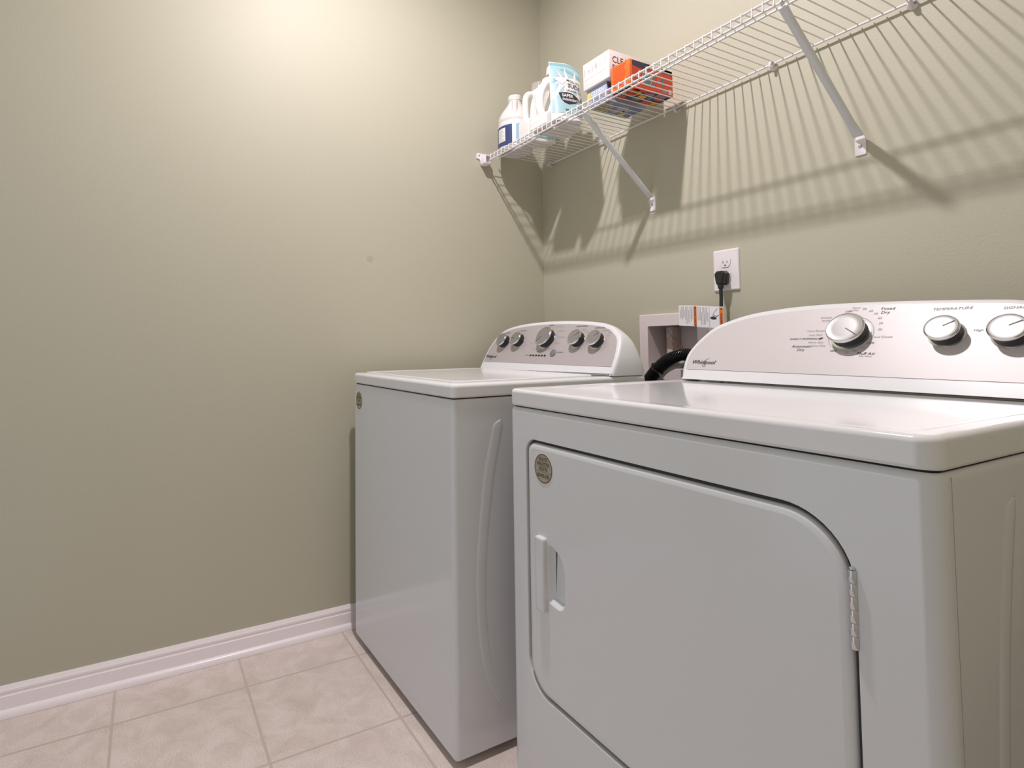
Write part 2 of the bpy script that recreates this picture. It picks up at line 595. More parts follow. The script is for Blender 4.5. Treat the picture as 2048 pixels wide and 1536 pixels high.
def sticker(parent, cx, cz, rx, rz, y=-0.0008):
    f0 = lambda x, z: (x, y, z)
    mb = MB()
    mb.loft([[(x, yy, z) for x, z in ell2(cx, cz, rx, rz, 36)[0]] for yy in (0.0, y)], False, True, mi=0, smooth=False)
    f = lambda x, z: (x, y - 0.0002, z)
    mb.map2(*ring2(cx, cz, rx, rz, rx * 0.075), f, 1)
    k = rx / 0.031
    for s, dz, sz in (('REGISTER', 0.020, 0.0118), ('ENREGISTRER', 0.0095, 0.0118), ('REGISTRE', -0.001, 0.0118), ('800-900-3381', -0.0165, 0.0125)):
        mb.map2(*text2(s, sz * k, xs=0.62, at=(cx, cz + dz * k), bold=0.012), f, 2)
    mb.map2(*rect2(cx - rx * 0.86, cz - 0.0078 * k, cx + rx * 0.86, cz - 0.0070 * k), f, 1)
    return mb.obj('registration_sticker', [M_sticker, M_rim, M_ink], parent)

def foot(parent, x, y, top):
    mb = MB(); mb.lathe([(0, 0.0005), (0.018, 0.0005), (0.018, 0.006), (0.012, 0.009), (0.012, top), (0, top)], 16, (x, y, 0))
    mb.obj('leveling_foot', M_black, parent)

def dial_marks(parent, fn, knobs, rows, mats, shear, xs, extra=()):
    """lettering printed on the face, one mesh per control"""
    f = lambda x, y: fn(x, y, 0.0013)
    for i, k in enumerate(knobs):
        mine = [r for r in rows if min(range(len(knobs)), key=lambda j: (knobs[j][0] - r[1]) ** 2 + (knobs[j][1] - r[2]) ** 2) == i]
        ex = [q for q in extra if q[0] == i]
        if not mine and not ex: continue
        mb = MB()
        for t, u, v, z, c in mine:
            mb.map2(*text2(t, z, at=(u, v), shear=shear, xs=xs), f, c)
        for _, shp, c in ex:
            mb.map2(*shp, f, c)
        mb.obj('dial_markings', mats, parent)

# ------------------------------------------------------------------ WASHER
WW, WD, WZ, WB = 0.697, 0.680, 0.9234, 0.020
wash = thing('washing_machine', 'white top-loading washing machine beside the left wall, narrower and farther of the two machines', 'washing machine', (0.0852, -0.9253, 0), 0.0129)
mb = MB()
rings = []
for ins, z in ((0.006, WB), (0.0015, WB + 0.002), (0, WB + 0.006), (0, 0.8795), (0.0008, 0.8822), (0.004, 0.8838)):
    rings.append([(x, y, z) for x, y in plan(WW, WD, 0.012, 0.006, ins)])
mb.loft(rings, True, True)
rib(mb, WW, 0.0)
mb.obj('cabinet', M_enamel, wash)
mb = MB(); mb.loft([[(x, y, z) for x, y in plan(WW, WD, 0.012, 0.006, 0.006)] for z in (0.8836, 0.8872)])
mb.obj('seam_gasket', M_gap, wash)
mb = MB()
ring = slab(mb, WW + 0.003, WD, 0.887, WZ - 0.0012, 0.014, 0.006, 0.010, oy=-0.0015)
mb.obj('top_panel', M_enamel_top, wash)
mb = MB()
lid = [tuple(p) for p in round_poly([(0.030, 0.026, 0.03), (WW - 0.028, 0.026, 0.03), (WW - 0.028, 0.500, 0.026), (0.030, 0.500, 0.026)], 6)]
mb.loft([[(x, y, z) for x, y in inset2(lid, i)] for i, z in ((0, WZ - 0.0020), (0.0, WZ + 0.0014), (0.0012, WZ + 0.0030), (0.0035, WZ + 0.0038), (0.014, WZ + 0.0032), (0.024, WZ + 0.0018))], False, True)
mb.obj('lid', M_enamel_top, wash)
W_OUT = [(-.004, -.01), (-.0040, .0091), (-.0060, .0301), (-.0040, .0980), (.0195, .1497), (.0612, .1805), (.1481, .1975), (.2773, .2045), (.4216, .2020), (.5415, .1920), (.5995, .1806), (.6379, .1641), (.6761, .1299), (.6950, .070), (.7007, .0072), (.7005, -.01)]
con, fw_ = console(wash, W_OUT, 0.53, WZ, 0.6, 0.146, 0.0300, M_silver, -0.0008)
WK = ((.0936, .1190, .0275, 2.2), (.1832, .1232, .0275, 3.1), (.3412, .1297, .0375, 3.9), (.5017, .1224, .0285, .75), (.5894, .1189, .0275, .75))
for u, v, r, a in WK:
    knob(con, fw_, u, v, r, 0.026, a, mat('grey_cap', (0.46, 0.45, 0.44), 0.34, metal=0.85) if False else None)
mb = MB()
n_ = (Vector(fw_(0, 0, 1)) - Vector(fw_(0, 0, 0))).normalized()
mb.lathe([(0, 0), (0.0135, 0), (0.0135, 0.002), (0.0118, 0.0034), (0, 0.0034)], 24, fw_(.4047, .0727, 0.001), n_)
mb.obj('push_button', mat('grey_button', (0.2, 0.2, 0.2), 0.3), con)
for k in range(6):
    mb = MB(); u = .2882 + k * .0157
    mb.loft([[fw_(x, y, o) for x, y in round_poly([(u - .0046, .0600, .001), (u + .0046, .0600, .001), (u + .0046, .0656, .001), (u - .0046, .0656, .001)], 3)] for o in (0.0008, 0.0021)], False, True)
    mb.obj('indicator_light', M_blackgloss, con)
mb = MB()
f = lambda x, y: fw_(x, y, 0.0017)
logo(mb, fw_, .0420, .0540, .0178, 0.0017)
mb.obj('logo_lettering', M_ink, con)
rows = [(t, u, v, z, 0) for t, u, v, z in (('Normal', .330, .1880, .0085), ('LOAD SIZE', .085, .1610, .0060), ('WATER TEMP', .1750, .1690, .0060), ('RINSE OPTIONS', .489, .1770, .0075), ('WATER LEVEL', .575, .1680, .0072), ('Start/Pause', .437, .0770, .0066), ('STATUS', .2660, .0627, .0058), ('LID LOCK', .330, .0790, .0058))]
rows += [(t, u, v, .0064, 1) for t, u, v in (('Heavy Duty', .3780, .1810), ('Bulky Items', .4000, .1620), ('Quick Wash', .4100, .1365), ('Drain & Spin', .4010, .1124), ('Rinse & Spin', .3820, .0905), ('Soak', .2730, .1369), ('Delicate', .2660, .1129), ('Casual', .2910, .0905), ('Clean', .3340, .0860), ('Cold', .0440, .1041), ('Warm', .5070, .1640), ('Hot', .5270, .1545), ('Off', .5290, .1046), ('Auto Sensing', .6060, .1580), ('Deep', .6260, .1490), ('Low', .6260, .1400))]
dial_marks(con, fw_, WK, rows, [M_ink, M_inkgrey], .15, 1.0)
sticker(wash, .0505, .829, .0285, .0300)
for x in (.05, WW - .05):
    for y in (.06, WD - .06):
        foot(wash, x, y, WB + 0.003)

# ------------------------------------------------------------------ DRYER
DW, DD, DZT, DB = 0.8177, 0.690, 0.9140, 0.022
dry = thing('clothes_dryer', 'white front-loading clothes dryer, larger and nearer machine with a hinged front door', 'clothes dryer', (0.8696, -0.8119, 0), -0.0083)
door_o = round_poly([(.0655, .2545, .070), (.7325, .2545, .070), (.7325, .8062, .088), (.0655, .8062, .032)], 12)   # recess opening, (x, z)
mb = MB()
NP = len(plan(DW, DD, 0.022, 0.006))
zs = ((0.004, DB), (0, DB + 0.004), (0, 0.862), (0.0006, 0.866), (0.0022, 0.8695), (0.0055, 0.8722))
rings = [[(x, y, z) for x, y in plan(DW, DD, 0.022, 0.006, ins)] for ins, z in zs]
# the flat front strip runs from the end of corner 0 to the start of corner 1
mb.loft(rings, True, True, skip=lambda k, i: k == 1 and i == 6)
xa, xb = rings[1][6][0], rings[1][7][0]
holed(mb, [(xa, DB + 0.004), (xb, DB + 0.004), (xb, 0.862), (xa, 0.862)], [[tuple(p) for p in door_o]], lambda x, z: (x, 0.0, z))
mb.loft([[(p[0], y, p[1]) for p in inset2(door_o, i)] for i, y in ((0, 0), (.0006, .0004), (.0012, .0016), (.0014, .005), (.0014, .032))], False, False)
mb.f.append([len(mb.v) - len(door_o) + i for i in range(len(door_o))]); mb.m.append(0); mb.s.append(False)
rib(mb, DW, 0.045)
cab = mb.obj('cabinet', M_enamel, dry)
# seam where the wrapped front meets the side sheet
mb = MB(); mb.box((DW - 0.0005, 0.0267, DB + .004), (DW + 0.0003, 0.0274, 0.868))
mb.obj('side_seam', mat('seam_line', (0.42, 0.42, 0.42), 0.6), dry)
mb = MB(); mb.loft([[(x, y, z) for x, y in plan(DW, DD, 0.02, 0.006, 0.007)] for z in (0.8715, 0.8765)])
mb.obj('seam_gasket', M_gap, dry)
# worktop with a faint raised border
mb = MB()
rings = []
for ins, z in ((0.003, 0.8755), (0.0005, 0.8775), (0, 0.880)):
    rings.append([(x, y - .0015, z) for x, y in plan(DW, DD, 0.024, 0.006, ins)])
for k in range(7):
    a = k / 6 * PI / 2
    rings.append([(x, y - .0015, DZT - 0.009 + 0.009 * math.sin(a)) for x, y in plan(DW, DD, 0.024, 0.006, 0.009 * (1 - math.cos(a)))])
for ins, dz in ((0.028, 0), (0.034, -0.0012), (0.040, -0.0022), (0.046, -0.0026)):
    rings.append([(x, y - .0015, DZT + dz) for x, y in plan(DW, DD, 0.06, 0.03, ins)])
mb.loft(rings, True, True)
mb.obj('top_panel', M_enamel_top, dry, autos=60)
# added dark strip that paints the shade into the gap around the door
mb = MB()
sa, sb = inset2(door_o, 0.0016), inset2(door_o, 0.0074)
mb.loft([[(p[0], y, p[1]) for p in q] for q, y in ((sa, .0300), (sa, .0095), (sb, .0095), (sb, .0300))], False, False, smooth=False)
mb.obj('door_gap_shade', mat('gap_shade_grey', (0.06, 0.06, 0.06), 0.7), dry)
# door
dmid = inset2(door_o, 0.0078)
PK = round_poly([(.1378, .4660, .010), (.1955, .4590, .024), (.1955, .5900, .050), (.1378, .5900, .010)], 8)     # finger pocket
mb = MB()
prof = [(0, .030), (0, .0075), (.0008, .0042), (.0028, .0014), (.0062, 0), (.012, -0.0008)]
rg = [[(p[0], y, p[1]) for p in inset2(dmid, i)] for i, y in prof]
mb.loft(rg, False, False)
face_o = [(p[0], p[2]) for p in rg[-1]]
holed(mb, face_o, [[tuple(p) for p in PK]], lambda x, z: (x, -0.0008, z))
mb.loft([[(p[0], y, p[1]) for p in inset2(PK, i)] for i, y in ((0, -.0008), (.0015, -.0002), (.003, .002), (.005, .006), (.007, .011), (.012, .0135))], False, True)
door = mb.obj('door', M_enamel, dry, autos=50)
# pull grip: raised plate left of the pocket with rounded lip
mb = MB()
gr = round_poly([(.1090, .4430, .004), (.1385, .4430, .006), (.1385, .6010, .006), (.1090, .6010, .004)], 5)
mb.loft([[(p[0], y, p[1]) for p in inset2(gr, i)] for i, y in ((0, -.0004), (0, -.0085), (.0008, -.0105), (.0025, -.0118), (.005, -.0122))], False, True)
mb.obj('door_handle', M_enamel, door, autos=45)
# hinge knuckles on the right edge
mb = MB()
for k in range(6):
    z0 = .6470 + k * .0158
    mb.lathe([(0, 0), (.0042, 0), (.0046, .0006), (.0046, .0148), (.0042, .0154), (0, .0154)], 14, (.7290, -.0005, z0))
mb.lathe([(0, 0), (.0034, 0), (.0036, .002), (.0026, .0035), (0, .004)], 14, (.7290, -.0005, .6470 + 6 * .0158))
mb.obj('hinge', M_chrome, door)
sticker(door, .1310, .7478, .0300, .0315, -0.0016)
D_OUT = [(.0240, -.012), (.0242, .0062), (.0160, .0391), (.0145, .0804), (.0249, .1105), (.0425, .1388), (.0673, .1672), (.0998, .1868), (.1659, .2092), (.2557, .2219), (.3498, .2264), (.4546, .2247), (.5461, .2206), (.6560, .2132), (.6965, .2075), (.7420, .1930), (.7720, .1680), (.7950, .1280), (.8030, .0804), (.8020, .0391), (.7960, .0062), (.7960, -.012)]
con, fd_ = console(dry, D_OUT, 0.57, DZT, 0.6, 0.118, 0.0345, M_silver2)
DK = ((.4239, .1409, .0385, -.62), (.5962, .1352, .0283, .60), (.6906, .1328, .0283, .55))
for u, v, r, a in DK:
    knob(con, fd_, u, v, r, 0.030, a)
mb = MB()
f = lambda x, y: fd_(x, y, 0.0017)
logo(mb, fd_, .0784, .0575, .0176, 0.0017)
mb.obj('logo_lettering', M_ink, con)
SH = .12
rows = [(t, u, v, z, 0) for t, u, v, z in (('Automatic', .3267, .1080, .0095), ('Dry', .3267, .0985, .0095), ('ENERGY PREFERRED', .3260, .1288, .0064), ('OFF', .4070, .2015, .0072), ('OFF', .3990, .0960, .0072), ('OFF', .4680, .1160, .0072), ('Timed', .4830, .2040, .0095), ('Dry', .4805, .1945, .0095), ('Fluff Air', .4650, .0898, .0095))]
rows += [(t, u, v, z, 1) for t, u, v, z in (('Cool Down', .3481, .1509, .0074), ('Less Dry', .3500, .1395, .0074), ('More Dry', .3554, .1189, .0074), ('Very Dry', .3631, .1100, .0074), ('Wrinkle', .3620, .1870, .0068), ('Shield', .3630, .1790, .0068), ('Heavy', .4210, .2110, .0062), ('Dry', .4210, .2045, .0062), ('70', .4378, .2059, .0074), ('60', .4518, .2002, .0074), ('50', .463, .1923, .0074), ('40', .4726, .1800, .0074), ('30', .4771, .1669, .0074), ('20', .4789, .1508, .0074), ('Cool Down', .4860, .1318, .0074), ('10', .4266, .0917, .0074), ('20', .4415, .0964, .0074), ('30', .456, .1035, .0074), ('No Heat', .4650, .0834, .0060), ('TEMPERATURE', .5949, .1960, .0086), ('SIGNAL', .6860, .1920, .0082), ('High', .6420, .1441, .0068))]
lf = [(.3643 + .0048 * math.cos(a), .1298 + .0024 * math.sin(a) + .35 * .0048 * math.cos(a)) for a in [2 * PI * k / 16 for k in range(16)]]
dial_marks(con, fd_, DK, rows, [M_ink, mat('pale_grey_print', srgb(170, 160, 160), 0.6)], SH, 1.12, ((0, poly2(lf), 0), (0, ring2(.4239, .1409, .0455, .0455, .0009), 1)))
for x in (.06, DW - .06):
    for y in (.07, DD - .07):
        foot(dry, x, y, DB + 0.003)

# ------------------------------------------------------------------ WIRE SHELF
SZ, SY, LIPH = 1.8085, -0.316, 0.0190
XE = 2.075
shelf = thing('wire_shelf', 'long white wire shelf fixed high on the back wall above both machines', 'shelf', (0, 0, 0))
WX = [1.213 + .0262 * k for k in range(-44, 44) if 0.05 < 1.213 + .0262 * k < XE]
rw = 0.00165
mb = MB()
for x in WX:
    mb.tube([(x, -0.010, SZ + .0045), (x, SY + .004, SZ + .0045), (x, SY - .0005, SZ + .0035), (x, SY - .0022, SZ - .001), (x, SY - .0022, SZ - LIPH - .001)], rw, 6)
mb.obj('wire_deck', M_wire, shelf)
for nm, y, z, r, x0 in (('front_rail', SY + .0018, SZ + .0002, .0030, .045), ('lip_rail', SY + .0022, SZ - LIPH, .0030, .045), ('support_rail', -.262, SZ - .0001, .0030, .030), ('back_rail', -.0125, SZ - .0001, .0030, .050)):
    mb = MB(); mb.tube([(x0, y, z), (XE, y, z)], r, 10)
    mb.obj(nm, M_wire, shelf)

br = thing('shelf_end_bracket', 'white plastic end bracket holding the front of the wire shelf to the left wall', 'bracket', (0, -0.316, 1.80))
mb = MB()
pl = round_poly([(-.036, .006, .003), (-.020, .003, .003), (-.012, -.018, .003), (.012, -.018, .003), (.018, .028, .004), (-.032, .030, .005)], 4)
mb.loft([[(x, p[0], p[1]) for p in inset2(pl, i)] for i, x in ((0, .0006), (0, .0048), (.0012, .006))])
mb.obj('mounting_plate', M_outlet, br)
mb = MB()
ol = round_poly([(-.017, -.024, .009), (.017, -.024, .009), (.017, .016, .0065), (-.017, .016, .0065)], 5)
mb.loft([[(x, p[0], p[1]) for p in inset2(ol, i)] for i, x in ((0, .005), (0, .038), (.002, .041), (.005, .0415))], True, False)
mb.loft([[(x, p[0], p[1]) for p in inset2(ol, i)] for i, x in ((.005, .0415), (.005, .020))], False, True)
mb.obj('socket', M_outlet, br)
mb = MB(); mb.lathe([(0, 0), (.0035, 0), (.003, .0012), (0, .0014)], 12, (.006, -.024, .018), (1, 0, 0))
mb.obj('screw', M_steel, br)

clip_lab = {0: 'small clear wall clip on the shelf back rail nearest the room corner, above the washer',
            1: 'small clear wall clip on the shelf back rail half hidden behind the left diagonal brace',
            2: 'small clear wall clip on the shelf back rail below the orange box',
            3: 'small white wall clip on the shelf back rail just left of the right diagonal brace',
            4: 'white wall clip on the shelf back rail cut by the photo top edge'}
for i, x in enumerate((.0815, .4005, .728, 1.051, 1.374)):
    c = thing('shelf_clip', clip_lab[i], 'shelf clip', (x, 0, SZ), 0, 'wall clips along the shelf back rail')
    m = M_clip if i < 3 else M_outlet
    mb = MB()
    mb.lathe([(0, .0004), (.0105, .0004), (.0105, .004), (.009, .006), (0, .006)], 20, (0, 0, -.005), (0, -1, 0))
    hook = [(0, -.004, -.012), (0, -.013, -.0145), (0, -.0215, -.009), (0, -.0225, .000), (0, -.017, .0072), (0, -.0085, .0085)]
    mb.tube(smooth_curve(hook, 4), .0036, 8)
    mb.obj('hook', m, c)
    mb = MB(); mb.lathe([(0, 0), (.0040, 0), (.0034, .0018), (0, .0022)], 14, (.0075, -.0058, -.004), (0, -1, 0))
    mb.obj('screw', M_steel, c)

for x, lab in ((.612, 'white diagonal shelf brace below the pouch and stacked boxes, nearer the room corner'), (1.256, 'white diagonal shelf brace below the empty right part of the shelf, above the dryer')):
    b = thing('shelf_brace', lab, 'shelf brace', (x, 0, 1.5068), 0, 'diagonal braces under the wire shelf')
    top = Vector((0, SY + .002, SZ - LIPH - 1.5068 - .012))
    bot = Vector((0, -.010, .024))
    mb = MB()
    # round tube whose ends are pressed flat
    axis = (top - bot)
    L = axis.length
    t = axis.normalized()
    side = Vector((1, 0, 0))
    nrm = t.cross(side).normalized()
    rings = []
    for s, a, bb in ((0, .0125, .0014), (.03, .0125, .0022), (.07, .0105, .0075), (.12, .0092, .0092), (.90, .0092, .0092), (.95, .0098, .0080), (.985, .0108, .0050), (1, .0108, .0036)):
        p = bot + axis * s
        rings.append([p + side * a * math.cos(q) + nrm * bb * math.sin(q) for q in [2 * PI * k / 16 for k in range(16)]])
    mb.loft(rings)
    mb.obj('strut', M_brace, b)
    mb = MB()
    pl = round_poly([(-.0125, -.0230, .003), (.0125, -.0230, .003), (.0125, .0150, .0008), (.0085, .0290, .003), (-.0085, .0290, .003), (-.0125, .0150, .0008)], 4)
    mb.loft([[(p[0], y, p[1]) for p in inset2(pl, i)] for i, y in ((0, -.0004), (0, -.0026), (.001, -.0034))], True, True)
    mb.obj('foot_plate', M_outlet, b)
    mb = MB(); mb.lathe([(0, 0), (.0042, 0), (.0036, .0018), (.0015, .0024), (0, .0018)], 14, (0, -.0034, 0), (0, -1, 0))
    mb.obj('screw', M_steel, b)
    mb = MB()
    hk = [top + t * .002, top + t * .010 + Vector((0, 0, .002)), top + Vector((0, -.0040, .0145)), top + Vector((0, -.0005, .0172)), top + Vector((0, .0036, .0150)), top + Vector((0, .0040, .008))]
    mb.tube(hk, [.0028, .0026, .0024, .0024, .0024, .0022], 8)
    mb.obj('hook', M_brace, b)

# ------------------------------------------------------------------ things on the shelf
DECK = SZ + .0045 + rw + .0003

# bleach jug
M_jug = mat('milky_plastic', srgb(232, 226, 224), 0.35)
M_jug2 = mat('white_bottle_plastic', srgb(240, 238, 234), 0.3)
M_navy = mat('navy_label', srgb(62, 74, 118), 0.4)
M_ltblue = mat('light_blue_label', srgb(160, 190, 212), 0.4)
M_white = mat('white_print', srgb(240, 238, 238), 0.5)
def fuse(mb, name, m, parent, voxel=0.0035, it=6):
    o = mb.obj(name, m, None)
    r = o.modifiers.new('r', 'REMESH'); r.mode = 'VOXEL'; r.voxel_size = voxel
    s = o.modifiers.new('s', 'SMOOTH'); s.factor = 0.5; s.iterations = it
    dg = bpy.context.evaluated_depsgraph_get()
    me = bpy.data.meshes.new_from_object(o.evaluated_get(dg))
    me.name = name
    o.modifiers.clear()
    old = o.data
    o.data = me
    bpy.data.meshes.remove(old)
    for p in me.polygons: p.use_smooth = True
    if not me.materials: me.materials.append(m)
    if parent: o.parent = parent
    return o

bj = thing('bleach_jug', 'translucent white round jug with navy label and narrow neck, leftmost bottle on the shelf', 'bottle', (.104, -.222, DECK), 0)
mb = MB()
mb.lathe([(0, 0), (.062, 0), (.068, .003), (.071, .010), (.071, .112), (.0685, .118), (.0685, .122), (.071, .128), (.069, .141), (.062, .158), (.050, .176), (.038, .192), (.029, .205), (.0262, .212), (.0262, .222), (0, .222)], 40)
dirh = Vector((.80, -.60, 0))
mb.tube(smooth_curve([dirh * .022 + Vector((0, 0, .209)), dirh * .042 + Vector((0, 0, .200)), dirh * .053 + Vector((0, 0, .182)), dirh * .058 + Vector((0, 0, .16)), dirh * .060 + Vector((0, 0, .13))], 5), .011, 10)
fuse(mb, 'body', M_jug, bj, .003, 5)
mb = MB(); mb.lathe([(0, .220), (.0275, .220), (.0282, .222), (.0282, .2265), (.0272, .228), (.0282, .2295), (.0282, .237), (.0265, .240), (0, .2405)], 32)
mb.obj('cap', M_jug2, bj)
def wrap(mb, cx, r, a0, a1, z0, z1, mi, n=14):
    rings = []
    for k in range(n + 1):
        a = a0 + (a1 - a0) * k / n
        rings.append([(cx + r * math.cos(a), r * math.sin(a), z0), (cx + r * math.cos(a), r * math.sin(a), z1)])
    mb.loft(rings, False, False, closed=False, mi=mi)
mb = MB()
D2R = PI / 180
wrap(mb, 0, .0716, -150 * D2R, 20 * D2R, .012, .106, 3, 24)
wrap(mb, 0, .0720, -148 * D2R, -46 * D2R, .016, .100, 0)
wrap(mb, 0, .0723, -106 * D2R, -70 * D2R, .034, .090, 1)
wrap(mb, 0, .0720, -33 * D2R, 18 * D2R, .016, .100, 2)
for k in range(9):
    wrap(mb, 0, .0725, -104 * D2R, (-72 - (k % 3) * 5) * D2R, .038 + k * .0056, .0395 + k * .0056, 4, 6)
mb.obj('label', [M_navy, M_white, M_ltblue, mat('label_white', srgb(226, 228, 236), .4), M_inkgrey], bj)

def silhouette_bottle(mb, outer, hole, half):
    o = [tuple(p) for p in outer]; h = [tuple(p) for p in hole]
    for sx in (-1, 1):
        holed(mb, o, [h], lambda y, z: (sx * half, y, z))
    for loop in (o, h):
        mb.loft([[(-half, y, z) for y, z in loop], [(half, y, z) for y, z in loop]], False, False, smooth=False)

# middle bottle: ribbed clear cap, slim handle slot
def handled(mb, body, half, tube_pts, r):
    o = [tuple(p) for p in body]
    for sx in (-1, 1):
        holed(mb, o, [], lambda y, z: (sx * half, y, z))
    mb.loft([[(-half, y, z) for y, z in o], [(half, y, z) for y, z in o]], False, False, smooth=False)
    mb.tube(smooth_curve([(0, y, z) for y, z in tube_pts], 5), r, 12)

mbt = thing('detergent_bottle', 'white rectangular detergent bottle with a clear ribbed cap, between jug and large bottle', 'bottle', (.224, -.270, DECK), 0)
mb = MB()
out = smooth_curve([Vector(p) for p in ((.004, .006), (.0, .02), (.0, .075), (.006, .088), (.034, .096), (.044, .120), (.046, .165), (.044, .196), (.046, .212), (.058, .222), (.110, .222), (.118, .214), (.130, .200), (.135, .170), (.136, .10), (.136, .02), (.132, .005), (.08, .0), (.02, .0015))], 3, True)
handled(mb, out, .034, ((.012, .060), (.012, .100), (.012, .150), (.014, .178), (.026, .196), (.050, .202)), .0125)
fuse(mb, 'body', M_jug2, mbt, .0035, 7)
mb = MB()
capr = []
for h, r in ((.216, .0365), (.246, .0335), (.250, .0325), (.252, .029)):
    capr.append([((r + (.0009 if q % 2 else 0)) * math.cos(2 * PI * q / 48), .085 + (r + (.0009 if q % 2 else 0)) * math.sin(2 * PI * q / 48), h) for q in range(48)])
mb.loft(capr, True, True)
mb.obj('cap', mat('clear_cap', srgb(222, 214, 210), 0.12, trans=0.5), mbt)
mb = MB()
mb.loft([[(.0352, y, z) for y, z in ((.030, .02), (.126, .02), (.126, .085), (.030, .085))], [(.0356, y, z) for y, z in ((.032, .022), (.124, .022), (.124, .083), (.032, .083))]], False, True, smooth=False)
mb.obj('label', mat('teal_label', srgb(150, 200, 216), 0.4), mbt)

# large bottle with a big teardrop handle
lbt = thing('detergent_bottle', 'large plain white bottle with teardrop handle hole, behind the pale blue pouch', 'bottle', (.356, -.302, DECK), 0)
mb = MB()
out = smooth_curve([Vector(p) for p in ((.006, .003), (.0, .02), (.002, .050), (.022, .058), (.048, .066), (.066, .105), (.082, .150), (.086, .178), (.070, .196), (.060, .212), (.066, .226), (.118, .226), (.130, .215), (.150, .198), (.162, .170), (.165, .10), (.165, .02), (.160, .003), (.08, .0))], 3, True)
handled(mb, out, .048, ((.022, .040), (.012, .075), (.011, .110), (.016, .140), (.032, .170), (.056, .192), (.084, .204)), .0165)
fuse(mb, 'body', M_jug2, lbt, .004, 7)
mb = MB(); mb.lathe([(0, .222), (.0350, .222), (.0360, .225), (.0335, .250), (.031, .255), (0, .256)], 36, (0, .088, 0))
mb.obj('cap', mat('cream_cap', srgb(238, 230, 224), 0.35), lbt)

# pouch facing the camera side
po = thing('detergent_pouch', 'pale blue and white stand-up laundry pouch with a dark leaf emblem', 'pouch', (.452, -.245, DECK), 0)
PW, PH, PTH = .122, .226, .050
PROT = math.atan2(.028, .115)
def pouch(u, v, sgn=1, off=0.0):
    """u across 0..1 (front of shelf to back), v up 0..1"""
    th = PTH / 2 * (1 - v) ** 0.62 * (1 - (2 * abs(u - .5)) ** 4 * .93) + .0008
    th *= 1 + .05 * math.sin(9 * v + 4 * u) * v
    yy = (u - .5) * PW
    top = 1 - .10 * max(0, u - .25) ** 1.8
    zz = v * PH * (1 - .42 * max(0.0, u - .50) ** 1.7 * (v ** 4))
    xx = sgn * (th + off) - .016 * v
    c, s = math.cos(-PROT), math.sin(-PROT)
    return (xx * c - yy * s, xx * s + yy * c, zz)
mb = MB()
N1, N2 = 18, 30
rows = []
for j in range(N2 + 1):
    v = j / N2
    front = [pouch(i / N1, v, 1) for i in range(N1 + 1)]
    back = [pouch(i / N1, v, -1) for i in range(N1, -1, -1)]
    rows.append(front + back)
mb.loft(rows)
mb.obj('bag', mat('pouch_film', srgb(238, 234, 234), 0.3), po)
M_pblue = mat('pale_blue_print', srgb(172, 205, 212), 0.35)
M_pblue2 = mat('mid_blue_print', srgb(140, 184, 194), 0.35)
M_leaf = mat('dark_leaf_print', srgb(52, 46, 50), 0.45)
mb = MB()
def pdec(shape, mi, off=.0007):
    vs, fs = shape
    bm = bmesh.new()
    bv = [bm.verts.new((x, y, 0)) for x, y in vs]
    for f_ in fs:
        try: bm.faces.new([bv[i] for i in f_])
        except ValueError: pass
    bmesh.ops.triangulate(bm, faces=bm.faces)
    long = [e for e in bm.edges if e.calc_length() > .16]
    for _ in range(4):
        long = [e for e in bm.edges if e.calc_length() > .10]
        if not long: break
        bmesh.ops.subdivide_edges(bm, edges=long, cuts=1)
        bmesh.ops.triangulate(bm, faces=bm.faces)
    bm.verts.index_update()
    mb.add([pouch(min(max(v.co.x, 0.012), .988), v.co.y, 1, off) for v in bm.verts], [[v.index for v in f.verts] for f in bm.faces], mi)
    bm.free()
pdec(rect2(.01, .74, .99, .985), 0)
pdec(poly2([(.01, .62), (.25, .62), (.12, .50), (.01, .46)]), 0)
pdec(poly2([(.01, .60), (.20, .66), (.34, .64), (.10, .72), (.01, .72)]), 1)
pdec(poly2([(.01, .13), (.99, .06), (.99, .30), (.55, .36), (.30, .40), (.01, .36)]), 0)
pdec(poly2([(.10, .36), (.30, .54), (.42, .60), (.30, .40)]), 0)
pdec(poly2([(.66, .44), (.80, .44), (.72, .53)]), 0)
pdec(rect2(.01, .935, .99, .985), 1, .0010)
pdec(poly2([(.30, .86), (.95, .74), (.95, .80), (.42, .90)]), 1, .0009)
for a, b, c in (((.20, .86), (.36, .62), (.46, .66)), ((.44, .93), (.46, .62), (.60, .63)), ((.80, .90), (.66, .62), (.80, .62)), ((.10, .70), (.36, .60), (.36, .66))):
    pdec(poly2([a, b, c]), 2, .0012)
pdec(poly2([(.20, .46), (.45, .475), (.62, .46), (.78, .40), (.88, .335), (.70, .285), (.50, .265), (.36, .290), (.26, .35)]), 3, .0012)
pdec(poly2([(.90, .34), (.97, .44), (.99, .36), (.97, .32)]), 3, .0012)
def ptext(t, size, u, v, kx, slope, c, **kw):
    vs, fs = text2(t, size, **kw)
    pdec(([(u + x * kx, v + y * .72 + slope * x) for x, y in vs], fs), c, .0018)
ptext('SAFER', .105, .47, .412, 1.25, -.05, 2, bold=.02)
ptext('INGREDIENTS', .075, .56, .338, 1.12, -.06, 2, bold=.02)
ptext("MOLLY'S", .085, .68, .662, 1.25, -.16, 3, shear=.2, bold=.01)
ptext('SUDS', .135, .70, .575, 1.25, -.16, 3, shear=.2, bold=.015)
ptext('LAUNDRY PO', .066, .70, .492, 1.20, -.10, 3, bold=.01)
ptext('70', .10, .42, .155, 1.2, 0, 3, bold=.01)
for k in range(7):
    pdec(rect2(.72, .05 + k * .028, .95 - (k % 3) * .03, .060 + k * .028), 4, .0016)
mb.obj('printed_design', [M_pblue, M_pblue2, M_white, M_leaf, M_inkgrey], po)

